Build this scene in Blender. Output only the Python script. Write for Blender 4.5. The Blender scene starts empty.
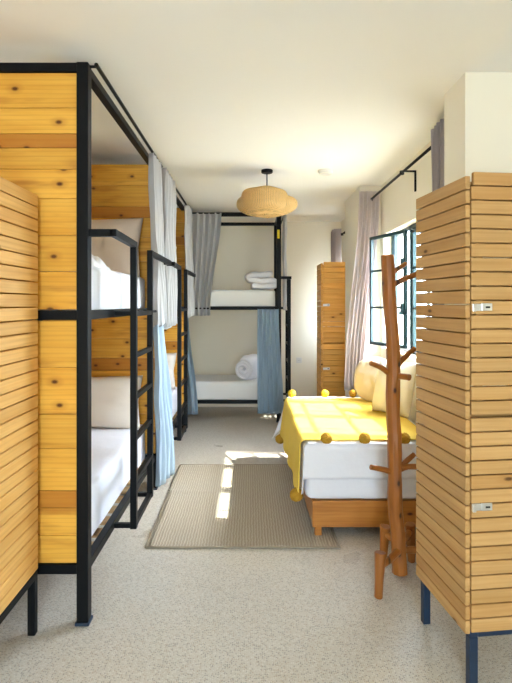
import bpy, bmesh, math, random
from mathutils import Vector, Matrix, noise
random.seed(7)
S = bpy.context.scene
C = S.collection
PI = math.pi

# ------------------------------------------------------------------ materials
def new_mat(name):
    m = bpy.data.materials.new(name); m.use_nodes = True
    nt = m.node_tree
    b = nt.nodes['Principled BSDF']
    return m, nt, b

def N(nt, typ, **kw):
    n = nt.nodes.new(typ)
    for k, v in kw.items(): setattr(n, k, v)
    return n

def mixc(nt, fac, a, b, blend='MIX'):
    n = N(nt, 'ShaderNodeMix', data_type='RGBA', blend_type=blend)
    for sock, v in ((n.inputs[0], fac), (n.inputs[6], a), (n.inputs[7], b)):
        if isinstance(v, bpy.types.NodeSocket): nt.links.new(v, sock)
        elif isinstance(v, (tuple, list)): sock.default_value = (*v, 1) if len(v) == 3 else v
        else: sock.default_value = v
    return n.outputs[2]

def ramp(nt, fac, p0, p1, c0=(0, 0, 0), c1=(1, 1, 1)):
    r = N(nt, 'ShaderNodeValToRGB')
    r.color_ramp.elements[0].position = p0; r.color_ramp.elements[1].position = p1
    r.color_ramp.elements[0].color = (*c0, 1); r.color_ramp.elements[1].color = (*c1, 1)
    nt.links.new(fac, r.inputs[0]); return r.outputs[0]

def math_n(nt, op, a, b=None):
    n = N(nt, 'ShaderNodeMath', operation=op)
    for i, v in enumerate((a, b)):
        if v is None: continue
        if isinstance(v, bpy.types.NodeSocket): nt.links.new(v, n.inputs[i])
        else: n.inputs[i].default_value = v
    return n.outputs[0]

def bump(nt, b, h, strength=.2, dist=.01):
    n = N(nt, 'ShaderNodeBump'); n.inputs['Strength'].default_value = strength; n.inputs['Distance'].default_value = dist
    nt.links.new(h, n.inputs['Height']); nt.links.new(n.outputs[0], b.inputs['Normal'])

def wood(name, light, mid, dark, axis=0, knots=.5, ksc=(5, 8), rough=.45, spec=.3, var=.16, grain=14, stain=.12, red_mix=.28):
    """pine: grain runs along local axis; every plank carries its own random number in the attribute rnd"""
    m, nt, b = new_mat(name)
    L = nt.links.new
    tc = N(nt, 'ShaderNodeTexCoord'); at = N(nt, 'ShaderNodeAttribute', attribute_name='rnd')
    off = N(nt, 'ShaderNodeVectorMath', operation='SCALE'); L(at.outputs['Color'], off.inputs[0]); off.inputs['Scale'].default_value = 31.0
    add = N(nt, 'ShaderNodeVectorMath', operation='ADD'); L(tc.outputs['Object'], add.inputs[0]); L(off.outputs[0], add.inputs[1])
    sp = N(nt, 'ShaderNodeSeparateColor'); L(at.outputs['Color'], sp.inputs[0]); rnd = sp.outputs[0]
    def mapped(a, c):
        mp = N(nt, 'ShaderNodeMapping'); L(add.outputs[0], mp.inputs[0])
        s = [c, c, c]; s[axis] = a
        mp.inputs['Scale'].default_value = s; return mp.outputs[0]
    n1 = N(nt, 'ShaderNodeTexNoise'); L(mapped(.9, grain), n1.inputs['Vector']); n1.inputs['Scale'].default_value = 1.6
    n1.inputs['Detail'].default_value = 4; n1.inputs['Distortion'].default_value = .9
    n2 = N(nt, 'ShaderNodeTexNoise'); L(mapped(2.5, 160), n2.inputs['Vector']); n2.inputs['Scale'].default_value = 1; n2.inputs['Detail'].default_value = 2
    g = ramp(nt, n1.outputs[0], .3, .68)
    base = mixc(nt, g, mid, light)
    fine = ramp(nt, n2.outputs[0], .35, .7)
    base = mixc(nt, math_n(nt, 'MULTIPLY', fine, .18), base, tuple(c * .8 for c in mid))
    # rings
    w = N(nt, 'ShaderNodeTexWave', wave_type='BANDS', bands_direction='Z'); L(mapped(.5, 9), w.inputs[0])
    w.inputs['Scale'].default_value = 1.5; w.inputs['Distortion'].default_value = 9; w.inputs['Detail'].default_value = 2; w.inputs['Detail Scale'].default_value = .6
    rg = ramp(nt, w.outputs[0], .6, 1)
    base = mixc(nt, math_n(nt, 'MULTIPLY', rg, .16), base, dark)
    # plank tone
    v = N(nt, 'ShaderNodeHueSaturation'); L(base, v.inputs['Color'])
    L(math_n(nt, 'ADD', math_n(nt, 'MULTIPLY', rnd, 2 * var), 1 - var), v.inputs['Value'])
    base = v.outputs[0]
    red = ramp(nt, rnd, .86, .92)
    base = mixc(nt, math_n(nt, 'MULTIPLY', red, red_mix), base, dark)
    n3 = N(nt, 'ShaderNodeTexNoise'); L(mapped(2.2, 15), n3.inputs['Vector']); n3.inputs['Scale'].default_value = 1; n3.inputs['Detail'].default_value = 3
    st = ramp(nt, n3.outputs[0], .56, .72)
    base = mixc(nt, math_n(nt, 'MULTIPLY', st, stain), base, dark)
    # knots
    sx = N(nt, 'ShaderNodeSeparateXYZ'); L(mapped(*ksc), sx.inputs[0]); cx = N(nt, 'ShaderNodeCombineXYZ')
    L(sx.outputs[1 if axis == 1 else 0], cx.inputs[0]); L(sx.outputs[2], cx.inputs[1])
    vo = N(nt, 'ShaderNodeTexVoronoi', voronoi_dimensions='2D'); L(cx.outputs[0], vo.inputs['Vector']); vo.inputs['Scale'].default_value = 1
    sep = N(nt, 'ShaderNodeSeparateColor'); L(vo.outputs['Color'], sep.inputs[0])
    gate = math_n(nt, 'LESS_THAN', sep.outputs[0], knots)
    k = ramp(nt, vo.outputs['Distance'], .05, .12, (1, 1, 1), (0, 0, 0))
    halo = ramp(nt, vo.outputs['Distance'], .1, .3, (1, 1, 1), (0, 0, 0))
    base = mixc(nt, math_n(nt, 'MULTIPLY', math_n(nt, 'MULTIPLY', halo, gate), .35), base, dark)
    base = mixc(nt, math_n(nt, 'MULTIPLY', k, gate), base, tuple(c * .3 for c in dark))
    L(base, b.inputs['Base Color'])
    b.inputs['Roughness'].default_value = rough; b.inputs['Specular IOR Level'].default_value = spec
    bump(nt, b, n2.outputs[0], .12, .003)
    return m

def plain(name, col, rough=.6, metal=0, spec=.5, nscale=None, var=.08, bmp=None, coat=0):
    m, nt, b = new_mat(name)
    b.inputs['Roughness'].default_value = rough; b.inputs['Metallic'].default_value = metal
    b.inputs['Specular IOR Level'].default_value = spec
    tc = N(nt, 'ShaderNodeTexCoord'); n = N(nt, 'ShaderNodeTexNoise'); nt.links.new(tc.outputs['Object'], n.inputs['Vector'])
    n.inputs['Scale'].default_value = nscale or 8; n.inputs['Detail'].default_value = 5
    c = mixc(nt, n.outputs[0], tuple(x * (1 - var) for x in col), tuple(min(1, x * (1 + var)) for x in col))
    nt.links.new(c, b.inputs['Base Color'])
    if bmp: bump(nt, b, n.outputs[0], bmp[0], bmp[1])
    return m

def fabric(name, col, trans=.25, weave=500, wrinkle=6, wstr=.3, rough=.9):
    m, nt, b = new_mat(name); L = nt.links.new
    b.inputs['Roughness'].default_value = rough; b.inputs['Specular IOR Level'].default_value = .15
    tc = N(nt, 'ShaderNodeTexCoord')
    n = N(nt, 'ShaderNodeTexNoise'); L(tc.outputs['Object'], n.inputs['Vector']); n.inputs['Scale'].default_value = wrinkle; n.inputs['Detail'].default_value = 5
    f = N(nt, 'ShaderNodeTexNoise'); L(tc.outputs['Object'], f.inputs['Vector']); f.inputs['Scale'].default_value = weave
    c = mixc(nt, f.outputs[0], tuple(x * .93 for x in col), tuple(min(1, x * 1.05) for x in col))
    L(c, b.inputs['Base Color'])
    bump(nt, b, n.outputs[0], wstr, .02)
    if trans:
        t = N(nt, 'ShaderNodeBsdfTranslucent'); L(c, t.inputs[0])
        mx = N(nt, 'ShaderNodeMixShader'); mx.inputs[0].default_value = trans
        L(b.outputs[0], mx.inputs[1]); L(t.outputs[0], mx.inputs[2]); L(mx.outputs[0], nt.nodes['Material Output'].inputs[0])
    return m

M = {}
M['wall'] = plain('wall_paint', (.85, .795, .67), .85, spec=.2, nscale=3, var=.02, bmp=(.05, .01))
M['ceil'] = plain('ceiling_paint', (.87, .85, .805), .9, spec=.15, nscale=2, var=.015, bmp=(.04, .01))
M['metal'] = plain('black_steel', (.0035, .004, .005), .45, 0, .16, 30, .2)
M['blue_metal'] = plain('blue_black_steel', (.006, .022, .055), .4, 0, .5, 30, .2)
M['teal'] = plain('teal_window_steel', (.012, .045, .055), .4, 0, .5, 30, .15)
M['chrome'] = plain('zinc_hasp', (.75, .75, .76), .28, 1, .5, 60, .1)
M['white_plastic'] = plain('white_plastic', (.74, .72, .68), .4, 0, .4, 20, .03)
M['dark_plastic'] = plain('dark_plastic', (.02, .02, .02), .4, 0, .4, 20, .1)
M['yellow_tag'] = plain('yellow_tag', (.9, .68, .02), .5, 0, .4, 40, .05)
M['panel_x'] = wood('pine_panel', (.84, .47, .075), (.72, .345, .04), (.36, .105, .010), 0, .34, (6, 9.5), .4, .3, .10, 9, .6, .7)
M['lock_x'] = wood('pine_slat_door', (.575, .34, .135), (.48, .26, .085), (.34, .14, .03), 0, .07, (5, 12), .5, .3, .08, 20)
M['gold_x'] = wood('gold_pine_slat_door', (.84, .50, .16), (.72, .38, .095), (.42, .16, .025), 0, .07, (5, 12), .5, .3, .08, 20)
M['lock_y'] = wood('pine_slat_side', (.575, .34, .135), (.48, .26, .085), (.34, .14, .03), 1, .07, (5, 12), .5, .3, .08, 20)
M['gold_y'] = wood('gold_pine_slat_side', (.84, .50, .16), (.72, .38, .095), (.42, .16, .025), 1, .07, (5, 12), .5, .3, .08, 20)
M['lockb_x'] = wood('amber_pine_slat_door', (.90, .52, .14), (.76, .38, .075), (.42, .16, .02), 0, .10, (5, 12), .5, .3, .10)
M['lockb_y'] = wood('amber_pine_slat_side', (.90, .52, .14), (.76, .38, .075), (.42, .16, .02), 1, .10, (5, 12), .5, .3, .10)
M['bed_x'] = wood('bed_pine', (.56, .235, .048), (.44, .16, .026), (.22, .055, .008), 0, .2, (5, 10), .35, .4, .05, 9, .3)
M['bed_y'] = wood('bed_pine_side', (.56, .235, .048), (.44, .16, .026), (.22, .055, .008), 1, .2, (5, 10), .35, .4, .05, 9, .3)
M['stick'] = wood('stained_branch', (.38, .138, .023), (.30, .094, .013), (.12, .03, .004), 2, .5, (6, 11), .4, .4, .06, 9, .3)
M['ply'] = wood('plain_boards', (.70, .5, .28), (.6, .4, .2), (.4, .2, .08), 0, .2, (5, 10), .6, .2, .05)
M['linen'] = fabric('white_linen', (.79, .79, .85), .0, 400, 7, .35)
M['matt'] = fabric('white_mattress', (.80, .79, .78), .0, 400, 4, .15)
M['pillow'] = fabric('cream_pillowcase', (.80, .73, .65), .0, 400, 6, .3)
M['taupe'] = fabric('taupe_pillowcase', (.74, .62, .52), .0, 400, 6, .35)
M['cushion'] = fabric('beige_cushion', (.64, .53, .38), .0, 250, 9, .25)
M['cushion_pale'] = fabric('cream_cushion', (.76, .71, .60), .0, 250, 9, .25)
M['curtain'] = fabric('grey_curtain', (.58, .57, .575), .22, 600, 5, .1)
M['curtain_skylit'] = fabric('skylit_grey_curtain', (.43, .54, .64), .22, 600, 5, .1)  # greyish cloth with the blue of the skylight put into its colour
M['curtain_lilac'] = fabric('lilac_grey_curtain', (.74, .67, .66), .4, 600, 5, .1)
M['curtain_dark'] = fabric('mauve_curtain', (.46, .41, .42), .3, 600, 5, .1)
M['throw'] = fabric('yellow_throw', (.82, .565, .10), .05, 300, 10, .25)
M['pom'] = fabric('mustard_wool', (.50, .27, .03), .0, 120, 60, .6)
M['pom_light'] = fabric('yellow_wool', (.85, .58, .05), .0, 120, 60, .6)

def floor_mat():
    m, nt, b = new_mat('terrazzo'); L = nt.links.new
    tc = N(nt, 'ShaderNodeTexCoord')
    v = N(nt, 'ShaderNodeTexVoronoi', voronoi_dimensions='2D'); L(tc.outputs['Object'], v.inputs['Vector']); v.inputs['Scale'].default_value = 115
    sep = N(nt, 'ShaderNodeSeparateColor'); L(v.outputs['Color'], sep.inputs[0])
    chip = ramp(nt, v.outputs['Distance'], .28, .4, (1, 1, 1), (0, 0, 0))
    dark = math_n(nt, 'MULTIPLY', chip, math_n(nt, 'LESS_THAN', sep.outputs[0], .22))
    lite = math_n(nt, 'MULTIPLY', chip, math_n(nt, 'GREATER_THAN', sep.outputs[0], .72))
    brn = math_n(nt, 'MULTIPLY', chip, math_n(nt, 'LESS_THAN', math_n(nt, 'ABSOLUTE', math_n(nt, 'SUBTRACT', sep.outputs[0], .35)), .09))
    n = N(nt, 'ShaderNodeTexNoise'); L(tc.outputs['Object'], n.inputs['Vector']); n.inputs['Scale'].default_value = 2.2; n.inputs['Detail'].default_value = 6
    n2 = N(nt, 'ShaderNodeTexNoise'); L(tc.outputs['Object'], n2.inputs['Vector']); n2.inputs['Scale'].default_value = 190
    base = mixc(nt, n.outputs[0], (.575, .535, .475), (.67, .625, .56))
    base = mixc(nt, math_n(nt, 'MULTIPLY', ramp(nt, n2.outputs[0], .42, .62), .38), base, (.40, .36, .31))
    base = mixc(nt, math_n(nt, 'MULTIPLY', dark, .72), base, (.22, .20, .18))
    base = mixc(nt, math_n(nt, 'MULTIPLY', brn, .65), base, (.40, .29, .2))
    base = mixc(nt, math_n(nt, 'MULTIPLY', lite, .6), base, (.74, .72, .68))
    L(base, b.inputs['Base Color'])
    r = ramp(nt, n.outputs[0], .3, .7, (.26,) * 3, (.42,) * 3); L(r, b.inputs['Roughness'])
    b.inputs['Specular IOR Level'].default_value = .4
    return m
M['floor'] = floor_mat()

def rug_mat():
    m, nt, b = new_mat('woven_rug'); L = nt.links.new
    tc = N(nt, 'ShaderNodeTexCoord')
    w = N(nt, 'ShaderNodeTexWave', wave_type='BANDS', bands_direction='X'); L(tc.outputs['Object'], w.inputs[0])
    w.inputs['Scale'].default_value = 17; w.inputs['Distortion'].default_value = 3.2; w.inputs['Detail'].default_value = 3; w.inputs['Detail Scale'].default_value = 2
    w2 = N(nt, 'ShaderNodeTexWave', wave_type='BANDS', bands_direction='Y'); L(tc.outputs['Object'], w2.inputs[0]); w2.inputs['Scale'].default_value = 60
    n = N(nt, 'ShaderNodeTexNoise'); L(tc.outputs['Object'], n.inputs['Vector']); n.inputs['Scale'].default_value = 3; n.inputs['Detail'].default_value = 5
    c = mixc(nt, w.outputs[0], (.40, .34, .26), (.58, .51, .41))
    c = mixc(nt, math_n(nt, 'MULTIPLY', w2.outputs[0], .22), c, (.26, .23, .19))
    c = mixc(nt, math_n(nt, 'MULTIPLY', n.outputs[0], .3), c, (.46, .43, .38))
    L(c, b.inputs['Base Color']); b.inputs['Roughness'].default_value = .95; b.inputs['Specular IOR Level'].default_value = .1
    bump(nt, b, w.outputs[0], .5, .006)
    return m
M['rug'] = rug_mat()
M['rug_edge'] = plain('rug_binding', (.32, .275, .21), .95, 0, .1, 60, .2)

def glass_mat():
    m, nt, b = new_mat('window_glass'); L = nt.links.new
    t = N(nt, 'ShaderNodeBsdfTransparent'); t.inputs[0].default_value = (.93, .98, .98, 1)
    g = N(nt, 'ShaderNodeBsdfGlossy'); g.inputs['Roughness'].default_value = .03
    lw = N(nt, 'ShaderNodeLayerWeight'); lw.inputs[0].default_value = .5
    fr = math_n(nt, 'ADD', math_n(nt, 'MULTIPLY', math_n(nt, 'POWER', lw.outputs['Facing'], 5.0), .6), .025)
    mx = N(nt, 'ShaderNodeMixShader'); L(fr, mx.inputs[0]); L(t.outputs[0], mx.inputs[1]); L(g.outputs[0], mx.inputs[2])
    L(mx.outputs[0], nt.nodes['Material Output'].inputs[0]); return m
M['glass'] = glass_mat()

def rattan_mat():
    m, nt, b = new_mat('rattan_weave'); L = nt.links.new
    tc = N(nt, 'ShaderNodeTexCoord')
    def band(d, s):
        w = N(nt, 'ShaderNodeTexWave', wave_type='BANDS', bands_direction=d); L(tc.outputs['UV'], w.inputs[0])
        w.inputs['Scale'].default_value = s; w.inputs['Distortion'].default_value = .6; return w.outputs[0]
    a, c = band('X', 26), band('Y', 8)
    h = math_n(nt, 'MAXIMUM', a, c)
    hole = math_n(nt, 'LESS_THAN', h, .52)
    col = mixc(nt, h, (.52, .31, .09), (.86, .62, .27))
    L(col, b.inputs['Base Color']); b.inputs['Roughness'].default_value = .6
    tl = N(nt, 'ShaderNodeBsdfTranslucent'); L(col, tl.inputs[0])
    m1 = N(nt, 'ShaderNodeMixShader'); m1.inputs[0].default_value = .35; L(b.outputs[0], m1.inputs[1]); L(tl.outputs[0], m1.inputs[2])
    tr = N(nt, 'ShaderNodeBsdfTransparent')
    m2 = N(nt, 'ShaderNodeMixShader'); L(math_n(nt, 'MULTIPLY', hole, .8), m2.inputs[0]); L(m1.outputs[0], m2.inputs[1]); L(tr.outputs[0], m2.inputs[2])
    L(m2.outputs[0], nt.nodes['Material Output'].inputs[0]); bump(nt, b, h, .5, .004)
    return m
M['rattan'] = rattan_mat()
M['rattan_solid'] = plain('rattan_cane', (.62, .40, .14), .55, 0, .3, 40, .15)
def bulb_mat():
    m, nt, b = new_mat('bulb_glass'); b.inputs['Base Color'].default_value = (.95, .9, .8, 1); b.inputs['Roughness'].default_value = .25
    n = N(nt, 'ShaderNodeTexNoise'); bump(nt, b, n.outputs[0], .02, .001); return m
M['bulb'] = bulb_mat()

# ------------------------------------------------------------------ mesh helpers
class MB:
    def __init__(s):
        s.bm = bmesh.new(); s.lay = s.bm.faces.layers.float_color.new('rnd') if hasattr(s.bm.faces.layers, 'float_color') else None
        s.rn = {}
    def _tag(s, faces, r):
        r = random.random() if r is None else r
        for f in faces: f[s.lay] = (r, (r * 7.13) % 1, (r * 3.71) % 1, 1)
    def box(s, x0, x1, y0, y1, z0, z1, r=None, mat=None):
        vs = [s.bm.verts.new(v) for v in ((x0, y0, z0), (x1, y0, z0), (x1, y1, z0), (x0, y1, z0), (x0, y0, z1), (x1, y0, z1), (x1, y1, z1), (x0, y1, z1))]
        if mat is not None:
            for v in vs: v.co = mat @ v.co
        fs = [s.bm.faces.new([vs[i] for i in q]) for q in ((0, 3, 2, 1), (4, 5, 6, 7), (0, 1, 5, 4), (1, 2, 6, 5), (2, 3, 7, 6), (3, 0, 4, 7))]
        s._tag(fs, r); return s
    def beam(s, p0, p1, w, h=None, r=None, up=(0, 0, 1)):
        p0, p1 = Vector(p0), Vector(p1); d = (p1 - p0); l = d.length; z = d.normalized()
        u = Vector(up)
        if abs(z.dot(u)) > .98: u = Vector((0, 1, 0))
        x = u.cross(z).normalized(); y = z.cross(x)
        m = Matrix(((x.x, y.x, z.x, p0.x), (x.y, y.y, z.y, p0.y), (x.z, y.z, z.z, p0.z), (0, 0, 0, 1)))
        h = h or w
        return s.box(-w / 2, w / 2, -h / 2, h / 2, 0, l, r, m)
    def tube(s, pts, rad, seg=10, r=None, wob=0, cap=True):
        pts = [Vector(p) for p in pts]; rads = rad if isinstance(rad, (list, tuple)) else [rad] * len(pts)
        rings = []; fs = []; prevx = None
        for i, p in enumerate(pts):
            t = (pts[min(i + 1, len(pts) - 1)] - pts[max(i - 1, 0)]).normalized()
            x = prevx - t * prevx.dot(t) if prevx is not None else t.orthogonal()
            x.normalize(); y = t.cross(x); prevx = x
            ring = []
            for k in range(seg):
                a = 2 * PI * k / seg
                q = x * math.cos(a) + y * math.sin(a)
                rr = rads[i] * (1 + wob * noise.noise(p * 6 + q * 1.3))
                ring.append(s.bm.verts.new(p + q * rr))
            rings.append(ring)
        for a, b in zip(rings, rings[1:]):
            for k in range(seg): fs.append(s.bm.faces.new((a[k], a[(k + 1) % seg], b[(k + 1) % seg], b[k])))
        if cap:
            fs.append(s.bm.faces.new(rings[0][::-1])); fs.append(s.bm.faces.new(rings[-1]))
        s._tag(fs, r); return s
    def lathe(s, prof, c=(0, 0, 0), seg=32, r=None):
        c = Vector(c); rings = []; fs = []
        for (rad, z) in prof:
            rings.append([s.bm.verts.new(c + Vector((max(rad, 1e-4) * math.cos(2 * PI * k / seg), max(rad, 1e-4) * math.sin(2 * PI * k / seg), z))) for k in range(seg)])
        for a, b in zip(rings, rings[1:]):
            for k in range(seg): fs.append(s.bm.faces.new((a[k], a[(k + 1) % seg], b[(k + 1) % seg], b[k])))
        s._tag(fs, r); return s
    def grid(s, fn, nu, nv, closed_u=False, r=None, uv=False):
        g = [[s.bm.verts.new(fn(i / nu, j / nv)) for i in range(nu + (0 if closed_u else 1))] for j in range(nv + 1)]
        n = len(g[0]); fs = []
        ul = s.bm.loops.layers.uv.verify() if uv else None
        for j in range(nv):
            for i in range(nu):
                f = s.bm.faces.new((g[j][i], g[j][(i + 1) % n], g[j + 1][(i + 1) % n], g[j + 1][i])); fs.append(f)
                if uv:
                    for l, (a, b) in zip(f.loops, ((i, j), (i + 1, j), (i + 1, j + 1), (i, j + 1))): l[ul].uv = (a / nu, b / nv)
        s._tag(fs, r); return s
    def build(s, name, mat, parent=None, bevel=0, smooth=False, solid=0, sub=0, loc=None, rot=None, normals=True):
        if normals: bmesh.ops.recalc_face_normals(s.bm, faces=s.bm.faces)
        me = bpy.data.meshes.new(name); s.bm.to_mesh(me); s.bm.free()
        o = bpy.data.objects.new(name, me); C.objects.link(o)
        me.materials.append(M[mat] if isinstance(mat, str) else mat)
        if smooth:
            for p in me.polygons: p.use_smooth = True
        if solid:
            q = o.modifiers.new('s', 'SOLIDIFY'); q.thickness = solid; q.offset = 0
        if bevel:
            q = o.modifiers.new('b', 'BEVEL'); q.width = bevel; q.segments = 2; q.limit_method = 'ANGLE'
        if sub:
            q = o.modifiers.new('u', 'SUBSURF'); q.levels = sub; q.render_levels = sub
        if parent: o.parent = parent
        if loc: o.location = loc
        if rot: o.rotation_euler = rot
        return o

def lerp(a, b_, t): return a + (b_ - a) * t
def tag(o, label, cat, group=None, kind=None):
    o['label'] = label; o['category'] = cat
    if group: o['group'] = group
    if kind: o['kind'] = kind
    return o
def thing(name, label, cat, loc=(0, 0, 0), rz=0, group=None):
    o = bpy.data.objects.new(name, None); C.objects.link(o); o.location = loc; o.rotation_euler = (0, 0, rz)
    o.empty_display_size = .1
    return tag(o, label, cat, group)
def struct(o, label=None):
    o['kind'] = 'structure'
    if label: o['label'] = label
    return o
def copy_tree(o, parent=None):
    c = o.copy(); C.objects.link(c)
    if parent: c.parent = parent
    for ch in list(o.children): copy_tree(ch, c)
    return c

# ------------------------------------------------------------------ the room
CEIL = 2.70; XL, XR, YB, Y0 = -1.78, 1.33, 7.30, -2.6; XN = 2.5; TH = .20
struct(MB().box(XL - TH, XN + TH, Y0 - TH, 2.87, -.15, 0).box(XL - TH, XR + TH, 2.87, YB + TH, -.15, 0).build('floor', 'floor'), 'beige terrazzo floor')
struct(MB().box(XL - TH, XN + TH, Y0 - TH, 2.87, CEIL, CEIL + .2).box(XL - TH, XR + TH, 2.87, YB + TH, CEIL, CEIL + .2).build('ceiling', 'ceil'), 'off-white plaster ceiling')
struct(MB().box(XL - TH, XL, Y0, YB, 0, CEIL).build('wall_left', 'wall'), 'cream wall behind the left bunks')
struct(MB().box(XL - TH, XR + TH, YB, YB + TH, 0, CEIL).build('wall_back', 'wall'), 'cream back wall')
W1 = (3.22, 4.97, 1.06, 2.19); W2 = (6.15, 6.98, 1.06, 2.19)
w = MB()
ys = [2.87, W1[0], W1[1], W2[0], W2[1], YB]
for a, b_ in ((0, 1), (2, 3), (4, 5)): w.box(XR, XR + TH, ys[a], ys[b_], 0, CEIL)
for q in (W1, W2):
    w.box(XR, XR + TH, q[0], q[1], 0, q[2]); w.box(XR, XR + TH, q[0], q[1], q[3], CEIL)
struct(w.build('wall_right', 'wall'), 'cream window wall')
struct(MB().box(1.115, XN + TH, 2.59, 2.87, 0, CEIL).build('pillar', 'wall'), 'cream wall pier behind the near locker')
struct(MB().box(1.115, XR, 5.08, 5.86, 0, CEIL).build('pillar', 'wall'), 'cream pier between the two windows')
struct(MB().box(XN, XN + TH, Y0, 2.59, 0, CEIL).build('wall_near_right', 'wall'))
M['ground'] = plain('added_ground', (.30, .28, .25), .9, 0, .2, 4, .15)  # slab added outdoors to cut the light reaching the ceiling from below
struct(MB().box(1.75, 10, -3, 13, -.35, -.2).build('ground', 'ground'), 'added ground outside the windows, dims light from below')
RO = (-.45, .55, .0, 2.35)  # unseen rear opening, sized for the fill light it lets in
w = MB()
w.box(XL - TH, RO[0], Y0 - TH, Y0, 0, CEIL); w.box(RO[1], XN + TH, Y0 - TH, Y0, 0, CEIL); w.box(RO[0], RO[1], Y0 - TH, Y0, RO[3], CEIL)
struct(w.build('wall_front', 'wall'))

# glazed doors added behind the viewer to let in fill light
d = bpy.data.objects.new('added_door_1', None); C.objects.link(d); d.location = (.05, Y0 - .1, 0); struct(d, 'added glazed doors letting in fill light')
f = MB()
for i in range(3):
    x = -.48 + i * .48; f.box(x - .025, x + .025, -.03, .03, 0, 2.35)
for z in (.03, .8, 1.6, 2.32): f.box(-.5, .5, -.025, .025, z - .025, z + .025)
f.build('door_frame', 'teal', d)
MB().box(-.49, .49, -.003, .003, .03, 2.32).build('pane', 'glass', d)

# side windows
def window(n, q, lab, skip=0):
    y0, y1, z0, z1 = q
    t = bpy.data.objects.new('window_%d' % n, None); C.objects.link(t); t.location = (XR + .1, (y0 + y1) / 2, z0); struct(t, lab)
    hw = (y1 - y0) / 2; H = z1 - z0; fr = MB(); k = .04
    fr.box(-.025, .025, -hw, hw, 0, k); fr.box(-.025, .025, -hw, hw, H - k, H)
    fr.box(-.025, .025, -hw, -hw + k, 0, H); fr.box(-.025, .025, hw - k, hw, 0, H)
    n_s = round((y1 - y0) / .58)
    step = 2 * hw / n_s
    for i in range(1, n_s): fr.box(-.025, .025, -hw + i * step - .022, -hw + i * step + .022, 0, H)
    fr.build('window_frame', 'teal', t, bevel=.004)
    for i in range(n_s - skip):
        a = -hw + i * step + .03; b_ = a + step - .06
        s_ = sash_mb(b_ - a, H - .08); o = s_[0].build('sash', 'teal', t, loc=(-.005, a, k)); s_[1].build('pane', 'glass', o)
    MB().box(-.13, -.03, -hw, hw, -.001, .012).build('window_sill', 'wall', t, bevel=.004)
    return t
def sash_mb(wd, H):
    """local: hinge edge at y=0, free edge at y=wd"""
    m = MB(); k = .03; t = .014
    m.box(-t, t, 0, wd, 0, k); m.box(-t, t, 0, wd, H - k, H); m.box(-t, t, 0, k, k, H - k); m.box(-t, t, wd - k, wd, k, H - k)
    for f in (.345, .68): m.box(-t * .8, t * .8, k, wd - k, H * f - .01, H * f + .01)
    m.box(-t * .8, t * .8, wd * .30 - .007, wd * .30 + .007, k, H - k)
    g = MB().box(-.0025, .0025, k - .004, wd - k + .004, k - .004, H - k + .004)
    return m, g
w1 = window(1, W1, 'teal steel casement window above the daybed', skip=1)
# the far sash stands open into the room
m, g = sash_mb(.555, 1.05)
sash = m.build('sash', 'teal', w1, bevel=.003)
sash.location = (1.375 - w1.location.x, 4.395 - w1.location.y, .045); sash.rotation_euler = (0, 0, math.radians(20))
g.build('pane', 'glass', sash)
h = MB(); h.box(-.03, -.012, .02, .05, .30, .40); h.box(-.05, -.03, .03, .042, .3, .33); h.box(-.03, -.012, .02, .05, .72, .8)
h.build('window_handle', 'teal', sash, bevel=.003)
window(2, W2, 'teal steel window behind the far locker')

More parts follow.
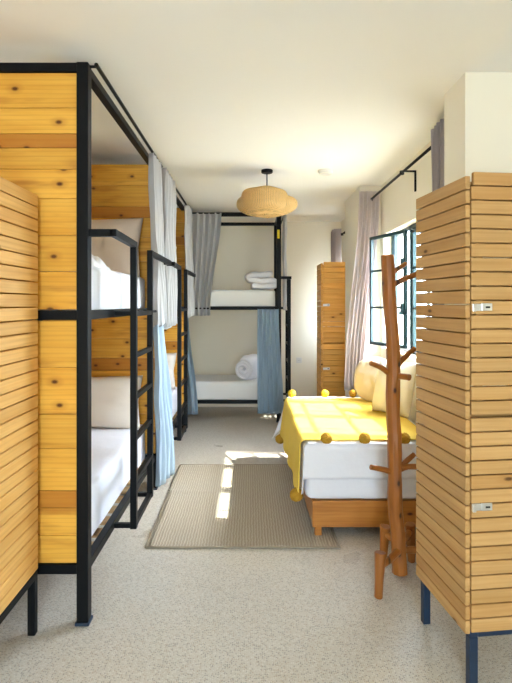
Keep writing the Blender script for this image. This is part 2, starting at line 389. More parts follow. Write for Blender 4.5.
# ------------------------------------------------------------------ bunk beds
PW = .055
def bunk(name, label, Wd=.965, L=1.76, Ht=2.63, panels=True, end_ladder=False, loc=(0, 0, 0), rz=0, lad=(.49, .95)):
    t = thing(name, label, 'bunk bed', loc, rz, 'black steel bunk beds')
    hx, hy = Wd / 2, L / 2; p = PW
    for sx in (-1, 1):
        for sy in (-1, 1):
            x0, x1 = (hx - p, hx) if sx > 0 else (-hx, -hx + p)
            y0, y1 = (hy - p, hy) if sy > 0 else (-hy, -hy + p)
            po = MB().box(x0, x1, y0, y1, .012, Ht).build('post', 'metal', t, bevel=.004)
            MB().box(x0 - .006, x1 + .006, y0 - .006, y1 + .006, 0, .014).build('foot_plate', 'blue_metal', po, bevel=.003)
    def frame(nm, z0, z1, e=0):
        m = MB()
        for s in (-1, 1):
            xc = s * (hx - p / 2); yc = s * (hy - p / 2)
            m.box(xc - .02, xc + .02, -hy + p, hy - p, z0, z1)
            m.box(-hx + p, hx - p, yc - .02, yc + .02, z0, z1)
        return m.build(nm, 'metal', t, bevel=.003)
    frame('lower_frame', .235, .28); frame('upper_frame', 1.425, 1.47); frame('top_frame', Ht - .042, Ht)
    for z in (.245, 1.435):
        m = MB()
        for i in range(11):
            y = -hy + .1 + i * (L - .2) / 10; m.box(-hx + p - .01, hx - p + .01, y - .04, y + .04, z - .008, z + .008)
        m.build('bed_slats', 'ply', t)
    if panels:
        for s in (-1, 1):
            m = MB()
            if s < 0:
                yc = -hy + p / 2; segs = ((.283, 1.422, ((.13, .3), (.13, .6), (.08, .95), (.2, .5), (.16, .15), (.22, .7), (.219, .4))), (1.473, Ht - .045, ((.18, .62), (.17, .2), (.17, .45), (.14, .78), (.1, .1), (.067, .93), (.12, .5), (.165, .33))))
            else:
                yc = hy - p - .013; segs = ((.30, Ht - .01, ((.17, .4), (.15, .2), (.19, .6), (.16, .5), (.10, .92), (.16, .3), (.15, .7), (.17, .45), (.14, .2), (.16, .6), (.19, .8), (.16, .4), (.09, .94), (.17, .12), (.17, .68))),)
            for z0, z1, hs in segs:
                z = z0; tot = sum(h_[0] for h_ in hs)
                for q, rr in hs:
                    zz = z + q / tot * (z1 - z0); m.box(-hx + p, hx - p + (0 if s < 0 else .05), yc - .011, yc + .011, z + .001, zz - .001, rr); z = zz
            m.build('end_panel', 'panel_x', t, bevel=.002)
    g = .10                                    # how far ladder and guard rail stand out
    def pth(pts, nm, r=.014):
        m = MB()
        for a, b_ in zip(pts, pts[1:]): m.beam(a, b_, .034, .034)
        for q in pts[1:-1]: m.box(q[0] - .017, q[0] + .017, q[1] - .017, q[1] + .017, q[2] - .017, q[2] + .017)
        return m.build(nm, 'metal', t, bevel=.003)
    zt = 1.835
    if not end_ladder:
        a, b_ = -hy + lad[0], -hy + lad[1]; X = hx + g
        pth([(hx - .02, -hy + .03, zt), (X + .012, -hy + .03, zt), (X, a, zt)], 'guard_rail')
        pth([(X, b_, zt), (X, hy - .04, zt), (hx - .02, hy - .04, zt)], 'guard_rail')
        P = lambda u, v, z: (X + u, v, z)
    else:
        a, b_ = -.26, .2; X = hy + .115
        pth([(hx - .03, hy - .01, zt), (hx - .03, X, zt), (a * -1, X, zt)], 'guard_rail')
        P = lambda u, v, z: (-v, X + u, z)
    ld = MB().beam(P(0, a, .253), P(0, b_, .253), .028).build('ladder', 'metal', t)
    for y in (a, b_):
        MB().beam(P(0, y, .236), P(0, y, zt + .017), .036, .036).build('stile', 'metal', ld, bevel=.003)
        MB().beam(P(-.012, y, .253), P(-g - .02, y, .253), .026).build('bracket', 'metal', ld, bevel=.003)
        MB().beam(P(-.012, y, 1.447), P(-g - .02, y, 1.447), .026).build('bracket', 'metal', ld, bevel=.003)
    for i in range(5): MB().beam(P(0, a, .5 + i * .236), P(0, b_, .5 + i * .236), .028, .028).build('rung', 'metal', ld, bevel=.003)
    # curtain rods
    xr = hx + .035
    for z, ya in ((Ht - .01, -hy + .01), (1.445, .45 if panels else -hy + .01)):
        m = MB().tube([(xr, ya, z), (xr, hy - .01, z)], .010, 10)
        for y in (ya + .02, hy - .03): m.tube([(hx - .02, y, z), (xr, y, z)], .007, 8)
        m.build('curtain_rod', 'metal', t, smooth=False)
    if end_ladder:
        m = MB().tube([(hx, hy + .045, Ht - .01), (-hx, hy + .045, Ht - .01)], .010, 10)
        for x in (-hx + .03, hx - .03): m.tube([(x, hy - .02, Ht - .01), (x, hy + .045, Ht - .01)], .007, 8)
        m.build('curtain_rod', 'metal', t)
        s = MB().box(hx - .001, hx + .002, hy - .05, hy - .02, 2.33, 2.44).build('tag', 'yellow_tag', t); s['label'] = 'yellow paper tag'
    return t
XF = -.755                                     # aisle face of the left bunks
bk1 = bunk('bunk_bed', 'nearest black bunk bed with pine end boards, beside the slatted locker on black legs', loc=(XF - .4825, 2.33 + .88, 0))
bk2 = copy_tree(bk1); bk2.location = (XF - .4825, 4.145 + .88, 0)
bk2['label'] = 'second black bunk bed with pine end boards, beyond the first along the left wall'
bk3 = bunk('bunk_bed', 'black steel bunk bed without wood panels standing across the back wall', Wd=.80, L=1.78, Ht=2.655,
           panels=False, end_ladder=True, loc=(.395 - .89, 6.33 + .40, 0), rz=-PI / 2)

# ------------------------------------------------------------------ soft things
def rounded_block(sx, sy, sz, r, n=14, wr=.006, seed=0, puff=.0):
    """cushiony block standing on z=0"""
    m = MB(); bm = m.bm
    def add(fn):
        m.grid(fn, n, n)
    import itertools
    def warp(v):
        x, y, z = v
        q = Vector((max(-sx / 2 + r, min(sx / 2 - r, x)), max(-sy / 2 + r, min(sy / 2 - r, y)), max(-sz / 2 + r, min(sz / 2 - r, z))))
        d = Vector((x, y, z)) - q
        if d.length > 0: v2 = q + d.normalized() * r
        else: v2 = Vector((x, y, z))
        k = noise.noise(Vector((x * 5 + seed, y * 5, z * 5))) * wr + noise.noise(Vector((x * 14, y * 14 + seed, z * 14))) * wr * .5
        v2 = v2 + Vector((x / sx, y / sy, z / sz)).normalized() * k
        if z > 0: v2.z += puff * (1 - (2 * x / sx) ** 2) * (1 - (2 * y / sy) ** 2)
        return v2 + Vector((0, 0, sz / 2))
    def cl(t): return -1 + 2 * t
    for ax in range(3):
        for s in (-1, 1):
            def fn(u, v, ax=ax, s=s):
                c = [0, 0, 0]; c[ax] = s; c[(ax + 1) % 3] = cl(u); c[(ax + 2) % 3] = cl(v)
                return warp((c[0] * sx / 2, c[1] * sy / 2, c[2] * sz / 2))
            m.grid(fn, n, n)
    bmesh.ops.remove_doubles(bm, verts=bm.verts, dist=1e-4)
    return m
def mattress(label, loc, sx, sy, sz, rz=0, mat='linen', group=None):
    o = rounded_block(sx, sy, sz, .035, 26, .004, random.random() * 20).build('mattress', mat, smooth=True, loc=loc, rot=(0, 0, rz))
    return tag(o, label, 'mattress', group)
G_M = 'white bunk mattresses'
xm = XF - .4825
for (lab, y, z) in (('white mattress on the upper level of the nearest left bunk', 3.21, 1.447), ('white mattress on the lower level of the nearest left bunk', 3.21, .257),
                    ('white mattress on the upper level of the second left bunk', 5.025, 1.447), ('white mattress on the lower level of the second left bunk', 5.025, .257)):
    mattress(lab, (xm - .01, y, z), .83, 1.62, .262 if z > 1 else .29, 0, 'linen', G_M)
mattress('white mattress on the upper level of the back bunk', (-.495, 6.73, 1.447), 1.64, .66, .235, 0, 'matt', G_M)
mattress('white mattress on the lower level of the back bunk', (-.495, 6.73, .257), 1.64, .66, .25, 0, 'matt', G_M)

def pillow_mb(a, b_, t, seed=0, n=26, sq=3.2, disc=False):
    """cushion in the xy plane, half sizes a, b, half thickness t"""
    m = MB()
    for s in (-1, 1):
        def fn(u, v, s=s):
            x, y = -1 + 2 * u, -1 + 2 * v
            h = max(0, (1 - abs(x) ** sq) * (1 - abs(y) ** sq)) ** .55
            k = 1 - .07 * (1 - abs(x)) * abs(y) ** 3; k2 = 1 - .07 * (1 - abs(y)) * abs(x) ** 3
            wv = noise.noise(Vector((x * 2.2 + seed, y * 2.2, s))) * .22 * h + noise.noise(Vector((x * 6 + seed, y * 6, s))) * .06 * h
            if disc: k2, k = math.sqrt(1 - y * y / 2.3), math.sqrt(1 - x * x / 2.3)
            return Vector((a * x * k2, b_ * y * k, s * t * (h + wv)))
        m.grid(fn, n, n)
    bmesh.ops.remove_doubles(m.bm, verts=m.bm.verts, dist=1e-4)
    return m
def pillow(label, loc, a, b_, t, rot, mat, seed, name='pillow', cat='pillow', group='pillows on the bunks', sq=3.2, disc=False):
    o = pillow_mb(a, b_, t, seed, sq=sq, disc=disc).build(name, mat, smooth=True, loc=loc, rot=rot)
    return tag(o, label, cat, group)
TL = math.radians(76)
pillow('taupe pillow propped on the upper level of the nearest bunk', (-1.21, 3.875, 1.94), .37, .245, .075, (TL, 0, 0), 'taupe', 1)
pillow('cream pillow propped on the lower level of the nearest bunk', (-1.21, 3.872, .742), .37, .205, .075, (TL, 0, 0), 'pillow', 2)
pillow('pillow propped on the upper level of the second left bunk', (-1.21, 5.685, 1.94), .37, .225, .075, (TL, 0, 0), 'taupe', 3)
pillow('pillow propped on the lower level of the second left bunk', (-1.21, 5.682, .742), .37, .205, .075, (TL, 0, 0), 'pillow', 4)

# crumpled duvet on the near upper bunk
def duvet_fn(u, v):
    x, y = -1 + 2 * u, -1 + 2 * v
    e = max(0, (1 - abs(x) ** 3) * (1 - abs(y) ** 3)) ** .5
    h = e * (.115 + .07 * noise.noise(Vector((x * 2.4, y * 3.1, 4.2))) + .045 * noise.noise(Vector((x * 6, y * 6, 1.1))))
    return Vector((.30 * x + .02 * noise.noise(Vector((y * 4, 1, 2))), .36 * y + .02 * noise.noise(Vector((x * 4, 5, 2))), max(0, h)))
m = MB(); m.grid(duvet_fn, 44, 44); m.grid(lambda u, v: Vector(((-1 + 2 * u) * .29, (-1 + 2 * v) * .35, 0)), 4, 4)
tag(m.build('duvet', 'linen', smooth=True, loc=(-1.165, 2.80, 1.709)), 'crumpled white duvet on the upper mattress of the nearest left bunk', 'duvet', 'white duvets')

def roll(label, loc, rz, R, Ln, turns, flat=(1, 1), seed=0):
    m = MB(); Rn = .022
    def fn(u, v):
        a = u * turns * 2 * PI
        rr = Rn + (R - Rn) * u
        e = 1 - .22 * (abs(2 * v - 1) ** 4) * u
        n_ = noise.noise(Vector((u * 9, v * 5, seed))) * .012
        return Vector((flat[0] * (rr * e + n_) * math.cos(a + 2.6), (v - .5) * Ln + .015 * noise.noise(Vector((u * 8, seed, 3))), flat[1] * (rr * e + n_) * math.sin(a + 2.6)))
    m.grid(fn, 110, 14)
    zmin = min(v.co.z for v in m.bm.verts)
    for v in m.bm.verts:
        v.co.z -= zmin
        v.co.z = max(v.co.z, .0 + .02)
    o = m.build('rolled_duvet', 'linen', smooth=True, solid=.042, loc=loc, rot=(0, 0, rz), sub=1)
    return tag(o, label, 'duvet', 'white duvets')
path = []
xs = ((-.15, .16), (-.155, .155), (-.12, .15))
for k, (xa, xb) in enumerate(xs):
    z = .042 + k * .080; row = [(lerp(xa, xb, q / 7), z + .006 * math.sin(q * 1.1 + k)) for q in range(8)]
    if k % 2: row.reverse()
    path += row
    if k < 2:
        ex = row[-1][0]; sg = 1 if k % 2 == 0 else -1
        path += [(ex + sg * .033, z + .017), (ex + sg * .044, z + .04), (ex + sg * .033, z + .063)]
m = MB()
def fold_fn(u, v):
    f = u * (len(path) - 1); i_ = min(int(f), len(path) - 2); a = f - i_
    x, z = lerp(path[i_][0], path[i_ + 1][0], a), lerp(path[i_][1], path[i_ + 1][1], a)
    y = (v - .5) * .44
    x *= 1 - .12 * abs(2 * v - 1) ** 4; z = z * (1 - .10 * abs(2 * v - 1) ** 4) + .008 * noise.noise(Vector((x * 8, y * 8, z * 6)))
    return Vector((x, y, max(z, .040)))
m.grid(fold_fn, len(path) - 1, 12)
tag(m.build('folded_duvet', 'linen', smooth=True, solid=.070, sub=2, loc=(.155, 6.68, 1.690)), 'white duvet folded in layers at the end of the back bunk, upper level', 'duvet', 'white duvets')
roll('rolled white duvet at the end of the back bunk, lower level', (.015, 6.68, .514), -.45, .155, .46, 2.9, (1, 1), 5)

# curtains -----------------------------------------------------------------
def curtain(label, top, bot, z1, z0, folds, amp, mat, seed=0, mid=None, group='bunk curtains', ampb=None, nu=None, name='curtain', hem=.0, cat='curtain', solid=.004):
    """top/bot: (x0,y0,x1,y1) chords the cloth runs along at its heading and its hem; mid: optional chord at half height"""
    m = MB(); ampb = ampb or amp
    def chord(c, s): return Vector((lerp(c[0], c[2], s), lerp(c[1], c[3], s), 0)), Vector((c[2] - c[0], c[3] - c[1], 0)).normalized()
    def fn(u, v):
        tt = v
        p0, d0 = chord(top, u); p1, d1 = chord(bot, u)
        if mid:
            pm, dm = chord(mid, u)
            a, b_, c = (1 - tt) * (1 - 2 * tt), 4 * tt * (1 - tt), tt * (2 * tt - 1)
            p = p0 * a + pm * b_ + p1 * c
        else:
            e = tt * tt * (3 - 2 * tt); p = p0.lerp(p1, e)
        dd = d0.lerp(d1, tt).normalized(); nn = Vector((dd.y, -dd.x, 0))
        ph = u * folds * 2 * PI + .9 * noise.noise(Vector((u * 3 + seed, tt * 1.2, 2))) + seed
        am = lerp(amp, ampb, tt)
        wv = math.sin(ph) + .35 * math.sin(2 * ph + 1.3 + seed)
        p = p + nn * (am * wv) + dd * (am * .35 * math.cos(ph)) + nn * .02 * noise.noise(Vector((u * 4, tt * 4, seed)))
        p.z = lerp(z1, z0 + hem * noise.noise(Vector((u * 5, seed, 0))) + hem * .8 * math.sin(ph), tt)
        return p
    m.grid(fn, nu or int(folds * 14), 30)
    o = m.build(name, mat, smooth=True, solid=solid)
    return tag(o, label, cat, group)
xc = XF + .035
zt = 2.612
# near bunk: upper (pulled to its far end), then the near curtain of the second bunk
curtain('grey curtain gathered at the far end of the nearest bunk, upper level', (xc, 3.66, xc, 4.00), (xc + .005, 3.80, xc + .02, 4.10), zt, 1.33, 4, .020, 'curtain', 1.0, ampb=.026, hem=.02)
curtain('grey curtain gathered at the near end of the second left bunk, upper level', (xc + .01, 4.08, xc + .01, 4.62), (xc + .015, 4.12, xc + .03, 4.52), zt, 1.30, 5, .022, 'curtain', 2.2, ampb=.028, hem=.02)
curtain('grey curtain at the far end of the second left bunk, upper level', (xc, 5.60, xc + .01, 5.86), (xc + .02, 5.64, xc + .03, 5.92), zt, 1.35, 4, .022, 'curtain', 3.1, ampb=.026, hem=.01)
# lower, with blue skylight in the cloth colour
curtain('skylit pale blue curtain hanging at the far end of the nearest bunk, lower level', (xc + .0, 3.82, xc + .0, 4.12), (xc + .01, 3.84, xc + .08, 4.24), 1.44, .085, 4, .018, 'curtain_skylit', .4, ampb=.032, hem=.015)
# back bunk
yb = 6.33 - .035
curtain('grey curtain drawn to the inner end of the back bunk, upper level', (-.74, yb, -.36, yb), (-.74, yb - .03, -.50, yb - .02), 2.645, 1.36, 5, .022, 'curtain', 1.7, ampb=.035, hem=.01)
curtain('grey curtain hanging on the ladder end of the back bunk, upper level', (.44, 6.36, .445, 6.62), (.445, 6.38, .45, 6.6), 2.64, 1.42, 4, .018, 'curtain', 2.7, ampb=.02)
curtain('skylit pale blue curtain at the inner end of the back bunk, lower level', (-1.12, yb, -.78, yb), (-1.08, yb - .04, -.66, yb - .03), 1.44, .12, 5, .018, 'curtain_skylit', .9, ampb=.03, hem=.015)
curtain('skylit pale blue curtain at the ladder end of the back bunk, lower level', (.10, yb, .36, yb), (.10, yb - .05, .42, yb - .04), 1.44, .13, 5, .024, 'curtain_skylit', 2.0, ampb=.042, hem=.01)

# window curtains and rods --------------------------------------------------
XROD = 1.215
def wrod(label, y0, y1, z, yb_):
    t = thing('curtain_rod', label, 'curtain rod', (XROD, (y0 + y1) / 2, z), 0, 'window curtain rods'); h = (y1 - y0) / 2
    MB().tube([(0, -h, 0), (0, h, 0)], .011, 12).build('rod', 'metal', t, smooth=True)
    for s in (-1, 1):
        MB().lathe([(.0, -.03), (.018, -.025), (.02, 0), (.018, .025), (0, .03)], (0, 0, 0), 16).build('finial', 'metal', t, smooth=True, loc=(0, s * h, 0), rot=(PI / 2, 0, 0))
    for y in yb_:
        m = MB().beam((0, y - (y0 + y1) / 2, .012), (XR - XROD - .002, y - (y0 + y1) / 2, .012), .014)
        m.beam((XR - XROD - .008, y - (y0 + y1) / 2, .018), (XR - XROD - .008, y - (y0 + y1) / 2, -.15), .014)
        m.box(-.016, .016, y - (y0 + y1) / 2 - .012, y - (y0 + y1) / 2 + .012, -.016, .016)
        m.build('bracket', 'metal', t, bevel=.002)
    return t
wrod('black curtain rod above the daybed window', 2.95, 5.03, 2.55, (4.0,))
wrod('short black curtain rod behind the far locker', 6.02, 7.18, 2.42, (6.6,))
G_W = 'window curtains'
ca = curtain('grey mauve curtain bunched at the near end of the daybed window', (XROD, 2.93, XROD, 3.30), (XROD, 2.92, XROD, 3.22), 2.64, .70, 6, .026, 'curtain_dark', 1.2, group=G_W, ampb=.04)
cb = curtain('pale lilac curtain bunched at the far end of the daybed window', (XROD - .12, 5.01, XROD + .085, 5.01), (XROD - .265, 4.985, XROD - .10, 4.99), 2.63, .64, 5, .018, 'curtain_lilac', 2.4, group=G_W, ampb=.03)
cc = curtain('mauve curtain behind the far locker', (XROD - .04, 6.62, XROD - .03, 6.95), (XROD - .05, 6.62, XROD - .04, 6.9), 2.50, .75, 5, .045, 'curtain_dark', .3, group=G_W, ampb=.05)

# ------------------------------------------------------------------ lockers
def locker(label, loc, rz, Wd=.45, D=.43, z0=.215, z1=2.0, mats=('lock_x', 'lock_y'), fz=(.2, .235), legmat='blue_metal', ns=32, overlap=True):
    t = thing('locker', label, 'locker', loc, rz, 'slatted pine lockers')
    hx, hy = Wd / 2, D / 2; pitch = (z1 - z0) / ns; gap = .005; th = .02
    sd = -.004 if overlap else 0
    for s in (-1, 1):
        m = MB(); x0, x1 = (hx - th, hx) if s > 0 else (-hx, -hx + th)
        for i in range(ns): m.box(x0, x1, -hy, hy, z0 + i * pitch + gap / 2, z0 + (i + 1) * pitch - gap / 2)
        m.build('side_panel', mats[1], t, bevel=.003)
    m = MB()
    for i in range(ns): m.box(-hx + th + .002, hx - th - .002, hy - th, hy, z0 + i * pitch + gap / 2, z0 + (i + 1) * pitch - gap / 2)
    m.build('back_panel', mats[0], t, bevel=.003)
    # two doors, the upper one rides a little higher
    half = ns // 2 - 1
    for k, (i0, i1) in enumerate(((0, half), (half, ns))):
        m = MB(); dz = .006 if k == 0 else .016
        for i in range(i0, i1):
            xx = -hx + th + (.012 if i == ns - 1 else .003)
            m.box(xx, hx - th - .003, -hy - .004, -hy + th - .006, z0 + i * pitch + gap / 2 + dz, z0 + (i + 1) * pitch - gap / 2 + dz)
        for xb in (-hx + th + .03, hx - th - .06): m.box(xb, xb + .03, -hy + th - .0062, -hy + th + .012, z0 + i0 * pitch + .02, z0 + i1 * pitch - .01, .5)
        d_ = m.build('door', mats[0], t, bevel=.003)
        zc = .712 if k == 0 else 1.487
        h_ = MB(); x = -hx + th + .002
        h_.box(x, x + .05, -hy - .0075, -hy - .0045, zc - .014, zc + .014); h_.box(x + .038, x + .082, -hy - .012, -hy - .0075, zc - .013, zc + .016)
        h_.box(x - .0, x + .014, -hy - .016, -hy - .0075, zc - .016, zc + .012)
        hp = h_.build('hasp', 'chrome', d_, bevel=.002); hp['label'] = 'zinc hasp'
        MB().box(x + .054, x + .072, -hy - .0135, -hy - .0115, zc - .003, zc + .004).build('slot', 'dark_plastic', hp)
    for z in (z0 + .012, (z0 + z1) / 2 - pitch, z1 - .03):
        MB().box(-hx + th + .001, hx - th - .001, -hy + th + .014, hy - th - .001, z, z + .014).build('shelf', mats[0], t)
    m = MB(); i_ = .021 if overlap else .0; k = .034
    for s in (-1, 1):
        xc_ = s * (hx - i_ - k / 2); m.box(xc_ - k / 2, xc_ + k / 2, -hy + .004, hy - .004, fz[0], fz[1])
        yc = s * (hy - k / 2 - .004); m.box(-hx + i_ + k, hx - i_ - k, yc - k / 2, yc + k / 2, fz[0], fz[1])
    m.build('base_frame', legmat, t, bevel=.003)
    for sx in (-1, 1):
        for sy in (-1, 1):
            xc_, yc = sx * (hx - i_ - k / 2), sy * (hy - k / 2 - .004)
            MB().box(xc_ - k / 2, xc_ + k / 2, yc - k / 2, yc + k / 2, 0, fz[0]).build('leg', legmat, t, bevel=.003)
    return t
th_ = math.radians(6.5)
def corner_loc(cx, cy, Wd, D, a): return (cx + Wd / 2 * math.cos(a) - D / 2 * math.sin(a), cy + Wd / 2 * math.sin(a) + D / 2 * math.cos(a), 0)
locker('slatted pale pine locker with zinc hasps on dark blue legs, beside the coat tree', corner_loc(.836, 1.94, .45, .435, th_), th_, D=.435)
locker('slatted pale pine locker on black legs beside the nearest bunk bed', (-.972 - .225, 1.865 + .215, 0), 0, z0=.285, z1=2.0, mats=('gold_x', 'gold_y'), fz=(.25, .284), legmat='metal', ns=30, overlap=False)
locker('slatted amber pine locker against the back of the room beside the window curtain', (.868 + .215, 6.10 + .20, 0), 0, Wd=.43, D=.40, mats=('lockb_x', 'lockb_y'), legmat='metal', ns=27)

# ------------------------------------------------------------------ daybed
BX0, BX1, BY0, BY1 = .40, 1.29, 3.20, 4.82
t = thing('daybed', 'low pine daybed frame under the window', 'bed', ((BX0 + BX1) / 2, (BY0 + BY1) / 2, 0))
hx, hy = (BX1 - BX0) / 2, (BY1 - BY0) / 2
for s in (-1, 1):
    MB().box(-hx, hx, s * hy - (0 if s < 0 else .025), s * hy + (.025 if s < 0 else 0), .07, .24).build('end_board', 'bed_x', t, bevel=.004)
    MB().box(s * hx - (0 if s < 0 else .025), s * hx + (.025 if s < 0 else 0), -hy + .026, hy - .026, .07, .24).build('side_board', 'bed_y', t, bevel=.004)
    for q in (-1, 1):
        MB().box(s * (hx - .04) - .022, s * (hx - .04) + .022, q * (hy - .04) - .022, q * (hy - .04) + .022, .0, .10).build('leg', 'bed_x', t, bevel=.004)
m = MB()
for i in range(10):
    y = -hy + .1 + i * (2 * hy - .2) / 9; m.box(-hx + .03, hx - .03, y - .045, y + .045, .215, .232)
m.build('bed_slats', 'ply', t)
MX0, MX1, MY0, MY1 = .355, 1.275, 3.185, 4.80
o = rounded_block(MX1 - MX0, MY1 - MY0, .356, .045, 26, .003, 3).build('mattress', 'linen', smooth=True, loc=((MX0 + MX1) / 2, (MY0 + MY1) / 2, .243))
tag(o, 'thick white mattress on the pine daybed', 'mattress')
ZT = .602
def drape(u, v, x0, x1, y0, y1, off, xo, yo, yo2, flare, wave, seed, rad=.03):
    """sheet over the box [x0,x1]x[y0,y1]; u,v run over the spread cloth"""
    X = lerp(x0 - xo, x1, u); Y = lerp(y0 - yo, y1 + yo2, v)
    px, py = max(X, x0), min(max(Y, y0), y1)
    ox, oy = x0 - X if X < x0 else 0, (y0 - Y if Y < y0 else (Y - y1 if Y > y1 else 0))
    sgn = -1 if Y < y0 else 1
    d_ = hy_ = math.hypot(ox, oy)
    if sgn < 0: d_ = max(ox, oy)
    if d_ == 0:
        return Vector((px, py, ZT + off + .004 * noise.noise(Vector((X * 5, Y * 5, seed)))))
    dx, dy = -ox / hy_, sgn * oy / hy_
    both = min(ox, oy) / max(ox, oy, 1e-6)
    if d_ < rad * 1.57:
        a = d_ / rad; h_, z = rad * math.sin(a), -rad * (1 - math.cos(a))
    else: h_, z = rad, -rad - (d_ - rad * 1.57)
    dep = max(0, d_ - .03)
    along = Y if ox > oy else X
    fl = h_ - rad + off + flare * dep * (1 + 1.6 * both) + wave * dep * (1 + math.sin(along * 15 + seed + 2 * noise.noise(Vector((along * 3, seed, 0)))))
    return Vector((px + dx * fl, py + dy * fl, ZT + off + z))
SX0, SY0, SY1 = MX0 - .004, MY0 - .004, MY1 + .004
m = MB(); m.grid(lambda u, v: drape(u, v, SX0, MX1 - .05, SY0, SY1, .006, .33, .235, .30, .02 + .13 * v * v, .02, 1.3), 70, 100)
tag(m.build('bed_sheet', 'linen', smooth=True, solid=.003), 'white sheet spread on the daybed, its near flap hanging', 'bed sheet')
TY0, TY1 = 3.235, 4.68
m = MB()
def thr(u, v):
    p = drape(u, v, SX0 - .006, 1.19, SY0 - 5, SY1 + 5, .016, lerp(.36, .33, v), 0, 0, .06, .035, 1.9)
    return p
def throw_fn(u, v):
    Y = lerp(TY0, TY1, v); xo = lerp(.355, .36, v)
    p = drape(u, (Y - (SY0 - 5)) / (SY1 - SY0 + 10), SX0 - .008, 1.20, SY0 - 5, SY1 + 5, .017, xo, 0, 0, .03 + .05 * v, .03, 1.3)
    p.z += .004 * noise.noise(Vector((p.x * 9, p.y * 9, 7)))
    return p
m.grid(throw_fn, 70, 70)
throw = m.build('throw_blanket', 'throw', smooth=True, solid=.006)
tag(throw, 'yellow throw blanket with pompoms draped over the daybed', 'blanket')
def pom(p, r, mat, seed):
    m = MB(); bmesh.ops.create_icosphere(m.bm, subdivisions=4, radius=1)
    for v in m.bm.verts:
        n_ = v.co.normalized()
        v.co = n_ * r * (1 + .16 * noise.noise(n_ * 7 + Vector((seed, 0, 0))) + .10 * noise.noise(n_ * 19 + Vector((0, seed, 0))))
    m._tag(m.bm.faces, .5)
    return m.build('pompom', mat, throw, smooth=True, loc=p)
ztp = ZT + .018
i = 0
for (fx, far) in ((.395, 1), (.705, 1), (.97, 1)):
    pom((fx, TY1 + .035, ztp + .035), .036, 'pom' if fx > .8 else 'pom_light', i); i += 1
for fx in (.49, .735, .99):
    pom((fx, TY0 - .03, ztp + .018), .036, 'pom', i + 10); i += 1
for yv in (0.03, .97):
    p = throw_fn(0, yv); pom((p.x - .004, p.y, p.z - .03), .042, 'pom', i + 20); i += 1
# cushions
cush_g = 'beige cushions on the daybed'
pillow('round beige cushion leaning on the window wall, nearer the far curtain', (1.125, 4.52, ZT + .215), .20, .205, .085, (math.radians(80), 0, math.radians(-38)), 'cushion', 5, 'cushion', 'cushion', cush_g, sq=2.6, disc=True)
pillow('square cream cushion leaning on the window wall, behind the coat tree', (1.15, 4.0, ZT + .230), .19, .215, .08, (math.radians(78), 0, math.radians(-58)), 'cushion_pale', 6, 'cushion', 'cushion', cush_g, sq=3)

# ------------------------------------------------------------------ coat tree
TX, TYY = .815, 2.75
t = thing('coat_tree', 'rustic branch coat tree standing between the daybed and the pale locker', 'coat rack', (TX, TYY, 0))
m = MB(); n_ = 16
pts = [(lerp(.012, -.062, i / n_) - .010 * math.sin(i / n_ * 6.3) + .003 * math.sin(i * 1.3), .004 * math.sin(i), lerp(.02, 1.77, i / n_)) for i in range(n_ + 1)]
m.tube(pts, [lerp(.043, .036, i / n_) for i in range(n_ + 1)], 9, .4, .18)
m.build('trunk', 'stick', t, smooth=False, bevel=.004)
def peg(p0, p1, r0=.015, r1=.013):
    p0, p1 = Vector(p0), Vector(p1); q = [p0.lerp(p1, k / 4) + Vector((0, 0, .006 * math.sin(k))) for k in range(5)]
    MB().tube(q, [lerp(r0, r1, k / 4) for k in range(5)], 8, None, .2).build('peg', 'stick', t, bevel=.003)
peg((-.06, 0, 1.585), (.115, -.03, 1.675), .017, .016)
peg((-.06, .0, 1.64), (.075, .11, 1.735), .016, .014)
peg((-.05, 0, 1.12), (-.165, -.05, 1.185), .017, .014)
peg((-.03, 0, 1.13), (.10, .02, 1.26), .017, .014)
peg((-.03, .02, 1.09), (.03, -.10, 1.115), .017, .018)
peg((.0, 0, .56), (-.165, -.05, .625), .017, .014)
peg((.0, 0, .58), (.10, .03, .67), .017, .014)
peg((.01, 0, .59), (.08, -.06, .63), .016, .016)
def foot(a, r, zb):
    c_, s_ = math.cos(a), math.sin(a)
    MB().tube([(.012, 0, zb), (.012 + c_ * r * .5, s_ * r * .5, zb - .01), (.012 + c_ * r, s_ * r, zb)], [.021, .019, .017], 8, None, .15).build('brace', 'stick', t, bevel=.003)
    MB().tube([(.012 + c_ * r, s_ * r, 0), (.012 + c_ * (r - .008), s_ * (r - .008), .10), (.012 + c_ * (r - .02), s_ * (r - .02), .225)], [.022, .026, .031], 9, None, .15).build('foot', 'stick', t, bevel=.004)
foot(math.radians(229), .26, .155); foot(math.radians(113), .15, .19); foot(math.radians(8), .20, .15); foot(math.radians(55), .20, .19)

# ------------------------------------------------------------------ rug
t = thing('rug', 'flat woven grey brown rug on the terrazzo beside the daybed', 'rug', (-.05, 3.85, 0))
m = MB()
def rug_fn(u, v):
    x, y = lerp(-.585, .59, u), lerp(-.78, .78, v)
    cz = .010 * math.exp(-((y - .12 + .02 * u) / .03) ** 2) * max(0, 1 - u * 2.2)
    sx = (-.018 if y > .12 else 0.0) * (1 - u)
    return Vector((x + sx + .004 * noise.noise(Vector((y * 4, u, 0))), y + .004 * noise.noise(Vector((x * 4, v, 3))), .007 + cz))
m.grid(rug_fn, 40, 80)
m.build('woven_field', 'rug', t, solid=.008, smooth=True)
e = MB()
for a in (-.785, .785): e.tube([(lerp(-.59, .595, k / 8), a, .008) for k in range(9)], .007, 6)
for a in (-.592, .597): e.tube([(a, lerp(-.785, .785, k / 8), .008) for k in range(9)], .006, 6)
e.build('binding', 'rug_edge', t, smooth=True)

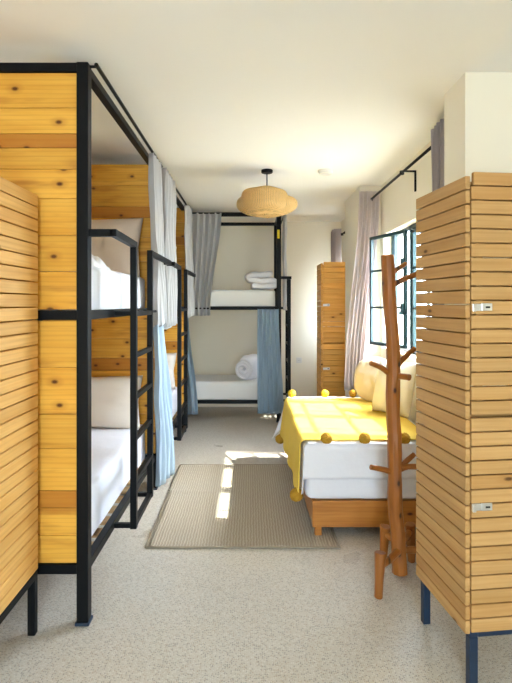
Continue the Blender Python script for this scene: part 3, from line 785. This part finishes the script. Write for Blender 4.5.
# ------------------------------------------------------------------ pendant lamp
t = thing('pendant_lamp', 'woven rattan pendant lamp hanging from a black ceiling rose', 'lamp', (.152, 4.48, CEIL))
MB().lathe([(0, 0), (.052, 0), (.052, -.022), (.046, -.028), (0, -.028)], (0, 0, 0), 32).build('ceiling_rose', 'metal', t, smooth=False, bevel=.003)
MB().tube([(0, 0, -.026), (0, 0, -.19)], .005, 8).build('cord', 'metal', t, smooth=True)
MB().lathe([(0, -.15), (.017, -.155), (.022, -.17), (.022, -.215), (0, -.217)], (0, 0, 0), 20).build('socket', 'rattan_solid', t, smooth=True)
MB().lathe([(0, -.20), (.013, -.20), (.016, -.225), (.034, -.26), (.036, -.285), (.024, -.31), (0, -.318)], (0, 0, 0), 24).build('bulb', 'bulb', t, smooth=True)
def shade(cx, cy, rx, ry, zt_, zb, pw, tip, nm, r_top):
    m = MB()
    def fn(u, v):
        a = 2 * PI * u; s = -1 + 2 * v
        prof = max(0, 1 - abs(s) ** pw) ** (1 / pw)
        rad = max(prof, r_top if s > 0 else .02)
        wob = 1 + .015 * math.sin(3 * a + .6) * (1 - s * s)
        z = lerp(zb, zt_, v) + .006 * math.sin(4 * a + 1) * prof - tip * (1 - prof) ** 2 * (s < 0)
        return Vector((cx + rx * rad * wob * math.cos(a), cy + ry * rad * wob * math.sin(a), z))
    m.grid(fn, 72, 24, closed_u=True, uv=True)
    return m.build(nm, 'rattan', t, smooth=True, solid=.003)
shade(-.025, -.06, .205, .18, -.178, -.388, 3.4, .03, 'shade', .35)
shade(.0, .04, .275, .21, -.205, -.398, 2.4, .025, 'outer_shade', .6)
MB().tube([(-.045 + .02 * 0, -.215, -.225), (-.045, -.240, -.285), (-.045, -.225, -.345)], .004, 6).build('cane_rib', 'rattan_solid', t, smooth=True)

# smoke detector, socket
t = thing('smoke_detector', 'white round smoke detector on the ceiling', 'smoke detector', (.68, 4.5, CEIL))
MB().lathe([(0, 0), (.066, 0), (.066, -.012), (.060, -.026), (.04, -.034), (0, -.036)], (0, 0, 0), 36).build('housing', 'white_plastic', t, bevel=.002)
MB().lathe([(.052, -.0285), (.054, -.032), (.05, -.034)], (0, 0, 0), 36).build('vent_ring', 'wall', t)
t = thing('wall_socket', 'white power socket on the back wall', 'socket', ((299 - 250) / 500 * 7.3, YB, .68))
MB().box(-.04, .04, -.010, 0, -.04, .04).build('plate', 'white_plastic', t, bevel=.003)
s_ = MB().lathe([(.0, 0), (.022, 0), (.022, .003), (.018, .003), (.018, -.004), (0, -.004)], (0, 0, 0), 24).build('receptacle', 'white_plastic', t, loc=(0, -.010, 0), rot=(PI / 2, 0, 0))
MB().box(-.012, -.007, -.0145, -.010, -.003, .003).box(.007, .012, -.0145, -.010, -.003, .003).build('slot', 'dark_plastic', t)

# ------------------------------------------------------------------ light
def sun():
    l = bpy.data.lights.new('sun', 'SUN'); l.energy = 4.8; l.angle = math.radians(.6); l.color = (1, .93, .82)
    o = bpy.data.objects.new('sun', l); C.objects.link(o)
    o.rotation_euler = Vector((-.81, .10, -1)).to_track_quat('-Z', 'Y').to_euler(); return o
sun()
wd = bpy.data.worlds.new('sky'); S.world = wd; wd.use_nodes = True
nt = wd.node_tree; bg = nt.nodes['Background']
sky = nt.nodes.new('ShaderNodeTexSky'); sky.sky_type = 'NISHITA'; sky.sun_disc = False
sky.sun_elevation = math.radians(51); sky.sun_rotation = math.radians(90); sky.air_density = 1; sky.dust_density = 3
mx = nt.nodes.new('ShaderNodeMix'); mx.data_type = 'RGBA'; mx.inputs[0].default_value = .6
nt.links.new(sky.outputs[0], mx.inputs[6]); mx.inputs[7].default_value = (4.3, 4.9, 5.8, 1)
nt.links.new(mx.outputs[2], bg.inputs[0]); bg.inputs[1].default_value = 1.6
def portal(loc, rot, sx, sy, energy=None, col=(1, 1, 1)):
    l = bpy.data.lights.new('window_portal', 'AREA'); l.shape = 'RECTANGLE'; l.size = sx; l.size_y = sy
    if energy is None: l.cycles.is_portal = True
    else: l.energy = energy; l.color = col
    o = bpy.data.objects.new('window_light', l); C.objects.link(o); o.location = loc; o.rotation_euler = rot
for q in (W1, W2): portal((XR + TH + .01, (q[0] + q[1]) / 2, (q[2] + q[3]) / 2), (0, PI / 2, 0), q[3] - q[2], q[1] - q[0])
portal((.05, Y0 - TH - .02, 1.18), (PI / 2, 0, 0), 1.0, 2.35)
portal((.05, Y0 - TH - .3, 1.25), (PI / 2, 0, 0), 1.0, 2.3, 14, (1, .93, .82))  # fill lamp added outside the rear doors to brighten the near end

# ------------------------------------------------------------------ camera
cam = bpy.data.cameras.new('camera'); co = bpy.data.objects.new('camera', cam); C.objects.link(co)
co.location = (0, 0, 1.5); co.rotation_euler = (PI / 2, 0, 0)
cam.sensor_width = 36; cam.lens = 36 * 500 / 683; cam.shift_x = 6 / 683; cam.shift_y = -37.5 / 683
S.camera = co
S.view_settings.view_transform = 'Standard'; S.view_settings.look = 'None'; S.view_settings.gamma = 1
S.view_settings.exposure = 1.97
S.cycles.use_denoising = True; S.cycles.max_bounces = 14; S.cycles.diffuse_bounces = 10; S.cycles.transparent_max_bounces = 12
S.cycles.sample_clamp_indirect = 8
